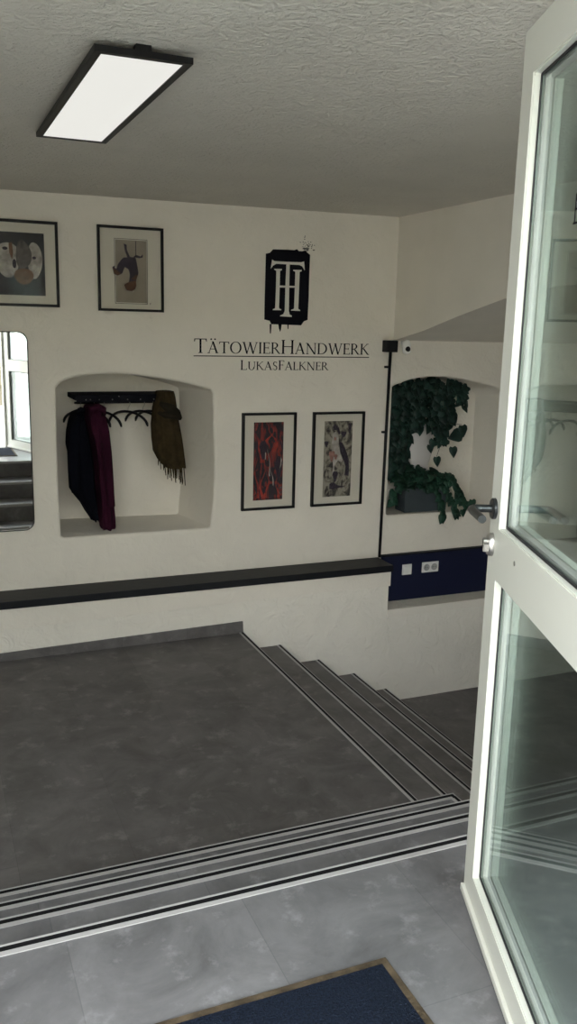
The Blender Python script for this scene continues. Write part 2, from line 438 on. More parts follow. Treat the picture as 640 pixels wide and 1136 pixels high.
# ------------------------------------------------------------------ ceiling lamp
t = thing('ceiling_lamp', 'flat rectangular ceiling light panel with black frame, switched on', 'ceiling light', (.643, 3.285, 2.232))
bm = bmesh.new(); w, l = .1425, .645
def ring_z(bm, w, l, b, z0, z1):
    o = [(-w, -l), (w, -l), (w, l), (-w, l)]; i = [(-w+b, -l+b), (w-b, -l+b), (w-b, l-b), (-w+b, l-b)]
    V = {(nm, k): bm.verts.new((*p[k], z)) for k in range(4) for nm, p, z in (('of', o, z0), ('if', i, z0), ('ob', o, z1), ('ib', i, z1))}
    for k in range(4):
        j = (k+1) % 4
        for q in ((('of', k), ('if', k), ('if', j), ('of', j)), (('ob', k), ('ob', j), ('ib', j), ('ib', k)), (('of', k), ('of', j), ('ob', j), ('ob', k)), (('if', k), ('ib', k), ('ib', j), ('if', j))):
            bm.faces.new([V[a] for a in q])
ring_z(bm, w, l, .023, 0, .018)
link('frame', bm, 'black', t)
link('housing', boxes((-w+.005, w-.005, -l+.005, l-.005, .012, .0175)), 'black', t)
link('diffuser', boxes((-w+.022, w-.022, -l+.022, l-.022, .003, .011)), 'diffuser', t)
for y in (-l+.012, l-.05):
    link('mounting_bracket', boxes((-.022, .022, y, y+.04, .017, zc(.64)-2.232+.002)), 'black', t)

# ------------------------------------------------------------------ pictures
def picture(name, label, x0, x1, z0, z1, im, mat, fw=.015, details=()):
    cx = (x0+x1)/2
    t = thing(name, label, 'picture', (cx, YW, z0), 0, 'framed pictures on the back wall')
    X0, X1, Z1 = x0-cx, x1-cx, z1-z0
    bm = bmesh.new(); rect_frame(bm, X0, X1, 0, Z1, fw, -.028, -.001); link('frame', bm, 'black', t)
    link('mount_board', boxes((X0+.006, X1-.006, -.010, -.004, .006, Z1-.006)), 'mount', t)
    a0, a1, b0, b1 = im[0]-cx, im[1]-cx, im[2]-z0, im[3]-z0
    pr = link('print', boxes((a0, a1, -.0122, -.0095, b0, b1)), mat, t)
    det = []
    for nm, m, polys in details:
        det += [(nm, m, [p]) for p in polys] if nm in ('ink_mark', 'pale_mark', 'rose_tone', 'fur') else [(nm, m, polys)]
    for k, (nm, m, polys) in enumerate(det):
        bm = bmesh.new()
        for q, p in enumerate(polys): prism(bm, [(x-cx, z-z0) for x, z in p], -.0130-.0004*k-.00005*q, -.0120, 'y')
        link(nm, bm, m, pr)
    link('glazing', boxes((X0+.012, X1-.012, -.0215, -.0195, .012, Z1-.012)), 'picglass', t)
    return t
def ell(cx, cz, rx, rz, n=28, wob=0., ph=0.):
    return [(cx+rx*math.cos(2*PI*k/n)*(1+wob*math.sin(3*2*PI*k/n+ph)), cz+rz*math.sin(2*PI*k/n)*(1+wob*math.sin(3*2*PI*k/n+ph))) for k in range(n)]

# big picture at the left edge: pale animal face on a dark ground
picture('framed_picture', 'black framed dark picture of a pale round face above the mirror', .20, .852, 1.578, 2.098, (.285, .768, 1.646, 2.024), 'dark_art', .017, (
    ('fur', 'art_pale', [ell(.545, 1.86, .075, .105, 30, .05), ell(.708, 1.86, .045, .11, 26, .04, 1)]),
    ('brow', 'art_grey', [ell(.640, 1.89, .048, .085, 26, .08, 2)]),
    ('muzzle', 'art_tan', [ell(.64, 1.762, .058, .048, 26, .04)]),
    ('ink_mark', 'art_violet', [ell(.532, 1.925, .016, .010, 12), ell(.705, 1.875, .012, .009, 12), ell(.585, 1.835, .012, .028, 12)]),
    ('streak', 'art_tan', [[(.555, 1.955), (.575, 1.965), (.58, 1.90), (.572, 1.86), (.557, 1.90)]]),
))
fig2 = [(1.27, 1.993), (1.289, 1.986), (1.289, 1.955), (1.309, 1.912), (1.33, 1.909), (1.347, 1.926), (1.38, 1.917), (1.394, 1.932), (1.393, 1.912), (1.371, 1.906), (1.346, 1.91), (1.358, 1.851), (1.364, 1.811), (1.349, 1.77), (1.344, 1.735), (1.300, 1.752), (1.307, 1.8), (1.299, 1.832), (1.274, 1.847), (1.257, 1.806), (1.228, 1.791), (1.203, 1.8), (1.193, 1.843), (1.208, 1.852), (1.22, 1.832), (1.229, 1.861), (1.25, 1.889), (1.267, 1.906), (1.292, 1.907), (1.276, 1.95)]
picture('framed_picture', 'black framed print of a dark figure hanging head down on beige paper', 1.098, 1.530, 1.565, 2.100, (1.215, 1.418, 1.622, 2.016), 'beige_art', .016, (
    ('outline', 'ink', [[(1.208, 1.614), (1.424, 1.614), (1.424, 1.6165), (1.208, 1.6165)], [(1.208, 2.0215), (1.424, 2.0215), (1.424, 2.024), (1.208, 2.024)], [(1.208, 1.6165), (1.2105, 1.6165), (1.2105, 2.0215), (1.208, 2.0215)], [(1.4215, 1.6165), (1.424, 1.6165), (1.424, 2.0215), (1.4215, 2.0215)]]),
    ('figure', 'art_violet', [fig2, [(1.346, 1.92), (1.350, 1.92), (1.350, 2.012), (1.346, 2.012)]]),
    ('head', 'art_brown', [[(1.298, 1.752), (1.345, 1.765), (1.349, 1.73), (1.338, 1.708), (1.318, 1.696), (1.285, 1.699), (1.268, 1.734), (1.28, 1.742)], [(1.196, 1.842), (1.206, 1.83), (1.226, 1.82), (1.25, 1.806), (1.228, 1.793), (1.205, 1.802)], [(1.347, 1.77), (1.361, 1.80), (1.345, 1.80), (1.315, 1.77)]]),
    ('pale_mark', 'art_pale', [[(1.21, 1.852), (1.218, 1.842), (1.216, 1.832), (1.208, 1.84)], [(1.318, 1.686), (1.33, 1.690), (1.338, 1.700), (1.328, 1.696)], [(1.436, 1.612), (1.444, 1.612), (1.446, 1.624), (1.438, 1.624)]]),
))
def flame(x, z, h, w, lean=0., n=8):
    L_, R_ = [], []
    for k in range(n+1):
        t = k/n; ww = w*(1-t)**.7*(.65+.35*math.cos(t*5)); cx = x+lean*t+w*.6*math.sin(t*6+x*40)
        L_.append((cx-ww/2, z+h*t)); R_.append((cx+ww/2+.0006, z+h*t))
    return L_ + R_[::-1]
picture('framed_picture', 'black framed narrow red and black abstract print below the lettering', 2.097, 2.514, .174, .883, (2.188, 2.418, .244, .815), 'red_art', .0165, (
    ('red_flames', plain('print_red', (.26, .030, .020), .8, var=.45, vscale=30), [flame(2.215, .26, .30, .030), flame(2.255, .25, .24, .028, .01), flame(2.300, .26, .20, .026, -.01), flame(2.235, .52, .24, .038, .02), flame(2.345, .60, .19, .045, -.02), flame(2.385, .50, .25, .025, .01), flame(2.300, .66, .13, .035, .03), flame(2.375, .26, .16, .020)]),
    ('dark_shape', 'art_violet', [flame(2.236, .25, .20, .012), flame(2.278, .30, .22, .014, .01), flame(2.322, .60, .18, .016, .02), flame(2.205, .62, .18, .016), flame(2.400, .62, .17, .018, -.01), ell(2.262, .62, .026, .07, 22, .12), ell(2.385, .49, .026, .085, 22, .1), flame(2.335, .25, .26, .022, .01)]),
    ('pale_lines', 'art_pale', [flame(2.318, .42, .20, .009, -.02), flame(2.345, .35, .16, .009, -.03), [(2.400, .56), (2.408, .54), (2.405, .50), (2.390, .47), (2.398, .505), (2.400, .54)], [(2.276, .60), (2.284, .59), (2.282, .55), (2.276, .54)]]),
))
picture('framed_picture', 'black framed narrow grey and brown abstract print nearest the wall corner', 2.650, 3.073, .173, .881, (2.746, 2.978, .240, .812), 'grey_art', .0165, (
    ('pale_figure', 'art_pale', [[(2.815, .72), (2.84, .735), (2.862, .70), (2.868, .62), (2.885, .56), (2.905, .52), (2.895, .50), (2.865, .515), (2.84, .48), (2.835, .42), (2.82, .41), (2.825, .48), (2.815, .56), (2.808, .64)]]),
    ('dark_shadow', 'art_violet', [[(2.870, .66), (2.895, .65), (2.925, .60), (2.952, .53), (2.960, .45), (2.958, .395), (2.925, .40), (2.930, .47), (2.905, .53), (2.880, .58)], [(2.812, .77), (2.83, .79), (2.862, .765), (2.878, .72), (2.865, .71), (2.845, .745), (2.82, .745)], ell(2.905, .715, .022, .022, 16, .2), ell(2.955, .76, .012, .04, 16, .2), ell(2.765, .645, .016, .022, 16, .2), [(2.80, .34), (2.83, .35), (2.87, .325), (2.93, .315), (2.87, .305), (2.83, .295), (2.80, .30)], ell(2.845, .40, .020, .04, 16, .2)]),
    ('rose_tone', 'art_rose', [ell(2.812, .555, .022, .04, 18, .25), ell(2.845, .545, .014, .02, 14, .2), ell(2.835, .68, .008, .014, 10)]),
))

# ------------------------------------------------------------------ mirror
t = thing('wall_mirror', 'tall mirror with rounded corners and thin black rim, cut by the left edge', 'mirror', (.34, YW, .135))
def band(bm, o, i, y0, y1):
    n = len(o)
    V = [[bm.verts.new((p[0], y, p[1])) for p in pp] for pp, y in ((o, y0), (i, y0), (o, y1), (i, y1))]
    for k in range(n):
        j = (k+1) % n
        for a, b in ((0, 1), (1, 3), (3, 2), (2, 0)): bm.faces.new([V[a][k], V[a][j], V[b][j], V[b][k]])
bm = bmesh.new(); band(bm, rrect(-.306, .306, 0, 1.288, .062), rrect(-.300, .300, .006, 1.282, .056), -.022, -.001); link('rim', bm, 'black', t)
bm = bmesh.new(); prism(bm, rrect(-.3, .3, .006, 1.282, .056), -.016, -.004, 'y'); link('mirror_glass', bm, 'mirror', t)

# ------------------------------------------------------------------ painted emblem and lettering
t = thing('painted_emblem', 'black painted plaque emblem with pale interlaced T and H and paint drips', 'wall sign', (2.42, YW, 1.5))
def flat(parent, name, polys, mat, d0, d1=.0005, off=(2.42, 1.5)):
    bm = bmesh.new()
    for q, p in enumerate(polys): prism(bm, [(x-off[0], z-off[1]) for x, z in p], -d0-.0002*(q % 4), -d1, 'y')
    return link(name, bm, mat, parent)
flat(t, 'plaque', [[(2.26, 1.981), (2.291, 1.989), (2.313, 2.013), (2.412, 2.016), (2.472, 2.016), (2.493, 2.023), (2.507, 2.011), (2.533, 2.011), (2.56, 2.019), (2.569, 2.006), (2.594, 1.99), (2.592, 1.853), (2.592, 1.698), (2.588, 1.541), (2.56, 1.531), (2.538, 1.502), (2.425, 1.504), (2.311, 1.505), (2.297, 1.528), (2.257, 1.536), (2.257, 1.687), (2.259, 1.839)]], 'ink', .004)
flat(t, 'letter_t', [[(2.297, 1.882), (2.306, 1.943), (2.325, 1.934), (2.414, 1.934), (2.526, 1.936), (2.548, 1.943), (2.555, 1.881), (2.536, 1.908), (2.514, 1.917), (2.439, 1.917), (2.415, 1.917), (2.338, 1.917), (2.313, 1.903)], [(2.414, 1.922), (2.439, 1.923), (2.439, 1.77), (2.44, 1.6), (2.447, 1.576), (2.465, 1.567), (2.463, 1.559), (2.374, 1.561), (2.376, 1.568), (2.399, 1.577), (2.409, 1.599), (2.41, 1.769)]], 'sign_light', .006)
flat(t, 'letter_h', [[(2.322, 1.883), (2.38, 1.885), (2.38, 1.876), (2.367, 1.871), (2.366, 1.744), (2.364, 1.621), (2.369, 1.613), (2.383, 1.61), (2.381, 1.603), (2.318, 1.602), (2.319, 1.609), (2.333, 1.614), (2.336, 1.62), (2.339, 1.743), (2.339, 1.87), (2.324, 1.877)], [(2.467, 1.883), (2.531, 1.884), (2.531, 1.876), (2.516, 1.87), (2.514, 1.742), (2.512, 1.62), (2.516, 1.613), (2.528, 1.609), (2.525, 1.602), (2.457, 1.603), (2.459, 1.609), (2.476, 1.614), (2.48, 1.619), (2.482, 1.741), (2.483, 1.87), (2.467, 1.875)], [(2.365, 1.772), (2.486, 1.773), (2.485, 1.761), (2.366, 1.758)]], 'sign_light', .0065)
for p in ([(2.298, 1.506), (2.311, 1.507), (2.308, 1.442), (2.301, 1.442)], [(2.363, 1.506), (2.389, 1.507), (2.384, 1.469), (2.378, 1.454), (2.37, 1.473)], [(2.434, 1.506), (2.442, 1.506), (2.441, 1.475), (2.436, 1.474)]):
    flat(t, 'paint_drip', [p], 'ink', .0035)
sp = []
rs = random.Random(3)
for k in range(46):
    cx, cz = rs.gauss(2.575, .026), rs.gauss(2.046, .026)
    if cz < 2.015 : continue
    sp.append(ell(cx, cz, rs.uniform(.0015, .0050), rs.uniform(.0015, .0045), 7, .2, rs.random()*6))
sp += [ell(2.552, 2.03, .012, .008, 10, .2), ell(2.572, 2.026, .009, .012, 10, .2), ell(2.622, 2.024, .009, .004, 8, .2)]
flat(t, 'paint_spatter', sp, 'spatter', .003)

# roman capitals, drawn stroke by stroke on a unit-high body
TK, TN = .125, .055
def st_(x0, z0, x1, z1, w):       # straight stroke, horizontal width w at both ends when steep
    if abs(z1-z0) > .3*abs(x1-x0): return [(x0-w/2, z0), (x0+w/2, z0), (x1+w/2, z1), (x1-w/2, z1)]
    return [(x0, z0-w/2), (x1, z0-w/2), (x1, z1+w/2), (x0, z1+w/2)]
def foot(x, z, w=.24, up=1):      # bracketed serif
    s = 1 if up else -1
    return [(x-w/2, z), (x+w/2, z), (x+w/2, z+s*.028), (x+.075, z+s*.06), (x-.075, z+s*.06), (x-w/2, z+s*.028)]
def stem(x, w=TK): return [st_(x, 0, x, 1, w), foot(x, 0), foot(x, 1, up=0)]
def arcseg(cx, cz, rx, rz, a0, a1, wmax, wmin, n=14):
    o, i = [], []
    for k in range(n+1):
        a = a0+(a1-a0)*k/n; w = wmin+(wmax-wmin)*abs(math.cos(a))**1.3
        o.append((cx+rx*math.cos(a), cz+rz*math.sin(a))); i.append((cx+(rx-w)*math.cos(a), cz+(rz-w*.8)*math.sin(a)))
    return [[o[k], o[k+1], i[k+1], i[k]] for k in range(n)]
G = {
    'T': (.86, [st_(.43, 0, .43, .97, TK), foot(.43, 0, .28), st_(.02, .97, .84, .97, TN), [(.0, .80), (.045, .80), (.09, .96), (.02, 1.0)], [(.86, .80), (.815, .80), (.77, .96), (.84, 1.0)]]),
    'A': (.92, [st_(.10, 0, .47, 1.02, TN), st_(.79, 0, .43, 1.02, TK+.02), st_(.25, .36, .66, .36, TN), foot(.10, 0, .22), foot(.79, 0, .26)]),
    'O': (1.02, arcseg(.51, .5, .49, .52, 0, 2*PI, TK+.01, TN, 40)),
    'W': (1.36, [st_(.13, 1, .42, -.02, TK), st_(.40, -.02, .70, 1, TN), st_(.66, 1, .96, -.02, TK), st_(.95, -.02, 1.25, 1, TN), foot(.13, 1, .24, 0), foot(.68, 1, .22, 0), foot(1.25, 1, .2, 0)]),
    'I': (.32, stem(.16)),
    'E': (.68, stem(.15) + [st_(.15, .972, .60, .972, TN), st_(.15, .52, .52, .52, TN), st_(.15, .028, .64, .028, TN), [(.575, .84), (.61, .84), (.61, 1), (.55, 1)], [(.60, 0), (.66, 0), (.68, .18), (.645, .18)], [(.50, .42), (.53, .42), (.53, .62), (.50, .62)]]),
    'R': (.86, stem(.15) + arcseg(.30, .745, .33, .255, -PI/2, PI/2, TK, TN, 16) + [st_(.15, .972, .32, .972, TN), st_(.15, .49, .34, .49, TN), st_(.38, .49, .76, .0, TK+.01), foot(.78, 0, .2)]),
    'H': (.96, stem(.15) + stem(.81) + [st_(.15, .52, .81, .52, TN)]),
    'N': (1.02, [st_(.17, 0, .17, 1, TN), foot(.17, 0, .22), foot(.12, 1, .2, 0), st_(.14, 1, .86, -.02, TK+.02), st_(.87, 0, .87, 1, TN), foot(.87, 1, .22, 0)]),
    'D': (.96, stem(.15) + arcseg(.36, .5, .56, .5, -PI/2, PI/2, TK+.01, TN, 22) + [st_(.15, .972, .38, .972, TN), st_(.15, .028, .38, .028, TN)]),
    'K': (.88, stem(.15) + [st_(.20, .50, .70, 1.0, TN+.01), st_(.32, .58, .78, .0, TK+.01), foot(.70, 1, .2, 0), foot(.79, 0, .2)]),
    'L': (.66, stem(.15) + [st_(.15, .028, .60, .028, TN), [(.57, 0), (.62, 0), (.65, .18), (.61, .18)]]),
    'U': (.94, [st_(.17, .35, .17, 1, TK), st_(.79, .35, .79, 1, TN), foot(.17, 1, .24, 0), foot(.79, 1, .22, 0)] + arcseg(.455, .36, .345, .38, PI, 2*PI, TK, TN, 20)),
    'S': (.62, arcseg(.30, .755, .225, .265, PI*.25, PI*1.35, TN+.05, TN+.02, 14) + arcseg(.31, .25, .245, .27, -PI*.75, PI*.42, TN+.05, TN+.02, 16) + [[(.12, .66), (.16, .56), (.44, .36), (.53, .40), (.48, .47), (.22, .64)], [(.46, .80), (.50, .80), (.50, .99), (.46, .95)], [(.06, .02), (.10, .06), (.10, .22), (.06, .22)]]),
    'F': (.62, stem(.15) + [st_(.15, .972, .58, .972, TN), st_(.15, .52, .48, .52, TN), [(.55, .82), (.585, .82), (.585, 1), (.53, 1)], [(.46, .42), (.49, .42), (.49, .62), (.46, .62)]]),
}
def write(text, x0, x1, z, hs, hb, big):
    polys = []; gap = .05; adv = 0; items = []
    for i, ch in enumerate(text):
        h = hb if i in big else hs; g = 'A' if ch == 'Ä' else ch
        items.append((g, ch, adv, h)); adv += (G[g][0]+gap)*h
    s = (x1-x0)/(adv-gap*hs)
    for g, ch, a, h in items:
        for p in G[g][1]: polys.append([(x0+(a+px*h)*s, z+pz*h) for px, pz in p])
        if ch == 'Ä':
            for dx in (.30, .62): polys.append(ell(x0+(a+dx*h)*s, z+1.20*h, .07*h*s, .07*h, 12))
    return polys
t = thing('wall_lettering', 'thin black serif lettering in two lines with a rule, beside the coat niche', 'lettering', (2.42, YW, 1.28))
flat(t, 'first_line', write('TÄTOWIERHANDWERK', 1.745, 3.095, 1.300, .079, .098, (0, 8)), 'ink', .003, off=(2.42, 1.28))
flat(t, 'rule', [[(1.742, 1.2775), (3.097, 1.2775), (3.097, 1.2835), (1.742, 1.2835)]], 'ink', .003, off=(2.42, 1.28))
flat(t, 'second_line', write('LUKASFALKNER', 2.082, 2.765, 1.186, .058, .068, (0, 5)), 'ink', .003, off=(2.42, 1.28))

# ------------------------------------------------------------------ coat rack, hangers and clothes
t = thing('coat_rack', 'black shelf coat rack with silver studs across the top of the niche', 'coat rack', (1.29, 6.375, .955))
link('shelf', boxes((-.325, .335, -.34, -.003, .012, .046), bevel=.003), 'ink', t)
link('front_rail', boxes((-.318, .33, -.352, -.338, 0, .052), bevel=.003), 'ink', t)
bm = bmesh.new(); tube(bm, [(-.31, -.20, -.015), (.33, -.20, -.015)], .008, 10); link('hanging_rod', bm, 'black', t, True)
for x in (-.26, .28):
    bm = bmesh.new(); tube(bm, [(x, -.20, -.015), (x, -.20, .02)], .006); link('rod_holder', bm, 'black', t, True)
for x, z in ((-.255, .018), (-.225, .018), (-.165, .018), (-.075, .018), (.03, .018), (.12, .018), (.215, .018), (-.03, .040)):
    bm = bmesh.new(); lathe(bm, [(.0045, 0), (.004, .003), (.002, .005)], 10, Matrix.Translation((x, -.352, z)) @ Matrix.Rotation(PI/2, 4, 'X')); link('stud', bm, 'nickel', t, True)

def make_hanger(half=.20):
    """moulded black clothes hanger; lies along local X, hook top at z = 0"""
    bm = bmesh.new()
    arc = [(half*math.sin(a)*1.0, 0, -.075-.105*(1-math.cos(a*.95))) for a in [(-1+2*k/16)*PI/2*.95 for k in range(17)]]
    tube(bm, arc, [.0055]+[.0095]*15+[.0055], 8)
    o1 = bm
    hk = bmesh.new()
    tube(hk, [(0, 0, -.08), (0, 0, -.05), (.012, 0, -.038), (.022, 0, -.022), (.018, 0, -.004), (0, 0, .004), (-.018, 0, -.004), (-.022, 0, -.018)], .0022, 6)
    return o1, hk
HG = [(1.012, 'black clothes hanger holding the dark jacket', 24), (1.105, 'black clothes hanger holding the burgundy coat', 26),
      (1.175, 'empty black hanger sticking out right beside the burgundy coat', 28), (1.355, 'empty black hanger in the middle of the rack, widest bare arc', 30),
      (1.462, 'empty black hanger just right of the widest bare arc', 26), (1.525, 'empty black hanger nearest to the olive scarf, its end under it', 22)]
h0 = None; TIN = {}
for i, (x, lab, rz) in enumerate(HG):
    if h0 is None:
        a, b = make_hanger(); h0 = thing('clothes_hanger', lab, 'hanger', group='black clothes hangers on the rack')
        pa = link('shoulder_bar', a, 'black_plastic', h0, True); pb = link('hook', b, 'nickel', h0, True); h = h0
    else:
        h = h0.copy(); C.objects.link(h); h['label'] = lab
        for ch in (pa, pb):
            c = ch.copy(); C.objects.link(c); c.parent = h
    h.location = (x, 6.175, .949); h.rotation_euler = (0, 0, math.radians(-90+rz))

def garment(name, label, cat, mat, rings, folds=9, amp=.012, seed=0, thick=0.):
    """hanging cloth: rings of (z, x0, x1, y0, y1), cross-section an ellipse broken by folds that run down the cloth"""
    rr = random.Random(seed); bm = bmesh.new(); n = 56; R = []
    ph = [rr.uniform(0, 2*PI) for _ in range(4)]
    # smooth ring interpolation
    rows = []
    for i in range(len(rings)-1):
        for k in range(6):
            t_ = k/6; s_ = t_*t_*(3-2*t_)*.5+t_*.5
            rows.append([rings[i][j]+(rings[i+1][j]-rings[i][j])*s_ for j in range(5)])
    rows.append(list(rings[-1]))
    for q, (z, x0, x1, y0, y1) in enumerate(rows):
        f = min(1, q/8); cx, cy, rx, ry = (x0+x1)/2, (y0+y1)/2, (x1-x0)/2, (y1-y0)/2
        ring = []
        for k in range(n):
            a = 2*PI*k/n
            d = 1+f*(amp/max(.02, min(rx, ry)))*(math.sin(folds*a+ph[0]+q*.03)+.5*math.sin((folds*2+1)*a+ph[1])+.4*math.sin(3*a+ph[2]+q*.08))*.45
            c_, s_ = math.cos(a), math.sin(a)
            c_ = math.copysign(abs(c_)**.8, c_); s_ = math.copysign(abs(s_)**.8, s_)
            ring.append(bm.verts.new((cx+rx*c_*d, cy+ry*s_*d, z + (0 if q < len(rows)-1 else .006*math.sin(5*a+ph[3])))))
        R.append(ring)
    for r0, r1 in zip(R, R[1:]):
        for k in range(n): bm.faces.new([r0[k], r0[(k+1) % n], r1[(k+1) % n], r1[k]])
    bm.faces.new(R[0]); bm.faces.new(R[-1][::-1])
    o = link(name, bm, mat, None, True)
    return tag(o, label, cat)
# (z, x0, x1, y0, y1)
jk = garment('jacket', 'very dark navy jacket with slanting hem hanging leftmost on the rack', 'jacket', 'coat', [
    (.893, .995, 1.025, 6.13, 6.21), (.875, .965, 1.030, 6.06, 6.27), (.82, .945, 1.038, 6.01, 6.31), (.74, .925, 1.055, 5.99, 6.33), (.655, .915, 1.072, 5.98, 6.33), (.60, .925, 1.080, 5.98, 6.33),
    (.45, .925, 1.092, 5.98, 6.32), (.345, .928, 1.096, 5.98, 6.31), (.30, .955, 1.098, 5.98, 6.30), (.24, 1.000, 1.100, 5.98, 6.28), (.18, 1.03, 1.102, 5.99, 6.25), (.125, 1.065, 1.104, 6.0, 6.2)], 8, .007, 1)
bm = bmesh.new()
tube(bm, [(.975, 6.02, .85), (.948, 6.0, .76), (.938, 5.99, .65), (.935, 5.985, .52), (.94, 5.985, .40), (.945, 5.985, .345)], [.03, .042, .042, .038, .034, .030], 14)
sl = link('sleeve', bm, 'coat', jk, True)
bm = bmesh.new(); tube(bm, [(.975, 6.05, .885), (.99, 6.02, .905), (1.012, 6.04, .900), (1.015, 6.12, .905)], [.012, .018, .018, .012], 10); link('collar', bm, 'coat', jk, True)
bc = garment('burgundy_coat', 'long narrow burgundy coat hanging right of the dark jacket', 'coat', 'burgundy', [
    (.935, 1.075, 1.125, 6.08, 6.18), (.925, 1.05, 1.155, 6.02, 6.24), (.88, 1.035, 1.165, 5.99, 6.28), (.80, 1.045, 1.165, 5.97, 6.29), (.70, 1.075, 1.172, 5.96, 6.29), (.55, 1.095, 1.182, 5.955, 6.28),
    (.40, 1.10, 1.198, 5.95, 6.27), (.25, 1.11, 1.208, 5.95, 6.24), (.14, 1.112, 1.214, 5.95, 6.18), (.085, 1.115, 1.212, 5.95, 6.12), (.067, 1.125, 1.205, 5.96, 6.10)], 7, .010, 5)
bm = bmesh.new(); tube(bm, [(1.055, 6.00, .865), (1.065, 5.975, .915), (1.105, 5.965, .932), (1.145, 5.985, .91), (1.155, 6.02, .87)], [.015, .022, .024, .022, .014], 10); link('collar', bm, 'burgundy', bc, True)
bm = bmesh.new(); tube(bm, [(1.135, 5.99, .86), (1.145, 5.965, .76), (1.155, 5.95, .62), (1.165, 5.945, .46), (1.172, 5.945, .32), (1.178, 5.945, .24)], [.026, .033, .033, .030, .028, .026], 14); link('sleeve', bm, 'burgundy', bc, True)

# scarf: a folded cloth hanging over the rail end, with fringe; dark wool hat hung over it
sc = garment('fringed_scarf', 'olive brown fringed scarf hanging over the right end of the coat rack', 'scarf', 'scarf', [
    (1.035, 1.555, 1.605, 5.97, 6.04), (1.03, 1.53, 1.635, 5.94, 6.08), (.99, 1.520, 1.645, 5.925, 6.10), (.90, 1.500, 1.655, 5.92, 6.09), (.80, 1.487, 1.670, 5.92, 6.08), (.70, 1.490, 1.688, 5.92, 6.08),
    (.62, 1.500, 1.700, 5.925, 6.07), (.56, 1.530, 1.708, 5.93, 6.06), (.52, 1.560, 1.714, 5.94, 6.05), (.485, 1.60, 1.718, 5.95, 6.04)], 11, .016, 9)
fr = bmesh.new(); rf = random.Random(11)
for k in range(30):
    u = k/29; x = 1.525+.190*u; zt = .575-.085*min(1, u*2.2)+.01
    ln = .06+.075*u+rf.uniform(-.02, .02); y = 5.955+rf.uniform(0, .09); dx = .012*u+rf.uniform(-.006, .008)
    tube(fr, [(x, y, zt), (x+dx*.5, y+rf.uniform(-.004, .004), zt-ln*.5), (x+dx, y, zt-ln)], [.0042, .0036, .003], 5)
link('fringe', fr, 'scarf', sc)
bm = bmesh.new()
tube(bm, [(1.525, 5.93, .955), (1.56, 5.905, .93), (1.60, 5.90, .915), (1.64, 5.91, .885), (1.675, 5.93, .845)], [.012, .03, .034, .028, .010], 12)
tube(bm, [(1.515, 5.95, .885), (1.56, 5.912, .872), (1.62, 5.91, .865), (1.672, 5.93, .84)], [.012, .024, .024, .010], 12)
link('neck_fold', bm, 'scarf_dark', sc, True)

# ------------------------------------------------------------------ cable duct, junction box, camera
t = thing('cable_conduit', 'thin black vertical cable duct in the corner right of the pictures', 'conduit', (3.255, YW, -.272))
bm = bmesh.new(); tube(bm, [(.013, -.018, 1.60), (.006, -.018, .8), (0, -.018, .004)], .0115, 10); link('duct', bm, 'black_plastic', t, True)
for z in (1.483, .992): link('clip', boxes((-.026, .016, -.024, -.001, z-.008, z+.008), bevel=.002), 'black_plastic', t)
t = thing('junction_box', 'small black square junction box on top of the cable duct', 'junction box', (3.253, YW, 1.322))
link('housing', boxes((-.049, .045, -.075, -.001, 0, .086), bevel=.004), 'black_plastic', t)
link('lid', boxes((-.045, .041, -.081, -.075, .004, .082), bevel=.002), 'black_plastic', t)
t = thing('security_camera', 'small white security camera with black lens beside the black box', 'camera', (3.385, YW, 1.355))
bm = bmesh.new(); lathe(bm, [(.024, 0), (.026, .006), (.022, .012), (.011, .016), (.010, .040)], 24, Matrix.Translation((0, 0, .038)) @ Matrix.Rotation(PI/2, 4, 'X')); link('wall_base', bm, 'white_plastic', t, True)
HM = Matrix.Translation((-.006, -.060, 0)) @ Matrix.Rotation(math.radians(-12), 4, 'X')
bm = bmesh.new(); lathe(bm, [(.010, -.046), (.024, -.041), (.031, -.030), (.032, -.010), (.032, .030), (.029, .046), (.020, .056), (.008, .060)], 28, HM); link('camera_body', bm, 'white_gloss', t, True)
LM = HM @ Matrix.Translation((-.004, -.026, -.014)) @ Matrix.Rotation(PI/2, 4, 'X')
bm = bmesh.new(); lathe(bm, [(.019, -.004), (.0195, .006), (.015, .010), (.006, .011)], 24, LM); link('lens', bm, 'black', t, True)

# ------------------------------------------------------------------ navy panel with switch and socket
t = thing('navy_wall_panel', 'dark navy painted panel above the stairs right of the ledge', 'wall panel', (4.2, YW, -.640))
link('board', boxes((-.925, 1.65, -.030, -.001, .001, .375), bevel=.004), 'navy', t)
link('cap', boxes((-.925, 1.65, -.042, -.001, .375, .388), bevel=.002), 'ledge', t)
t = thing('light_switch', 'white square light switch on the navy panel', 'switch', (3.500, YW-.030, -.428))
link('plate', boxes((-.043, .043, -.009, -.0005, 0, .086), bevel=.003), 'white_plastic', t)
link('rocker', boxes((-.030, .030, -.013, -.008, .013, .073), bevel=.003), 'white_plastic', t)
t = thing('double_socket', 'white double wall socket on the navy panel right of the switch', 'socket', (3.716, YW-.030, -.425))
link('plate', boxes((-.077, .077, -.009, -.0005, 0, .086), bevel=.003), 'white_plastic', t)
for x in (-.036, .036):
    bm = bmesh.new(); lathe(bm, [(.0275, 0), (.0275, .003), (.024, .003), (.022, .0005)], 24, Matrix.Translation((x, -.009, .043)) @ Matrix.Rotation(PI/2, 4, 'X'))
    w_ = link('socket_well', bm, 'grey_plastic', t, True)
    for dx in (-.0095, .0095):
        bm = bmesh.new(); lathe(bm, [(.003, 0), (.003, .0016)], 10, Matrix.Translation((x+dx, -.0092, .043)) @ Matrix.Rotation(PI/2, 4, 'X')); link('pin_hole', bm, 'black', w_)

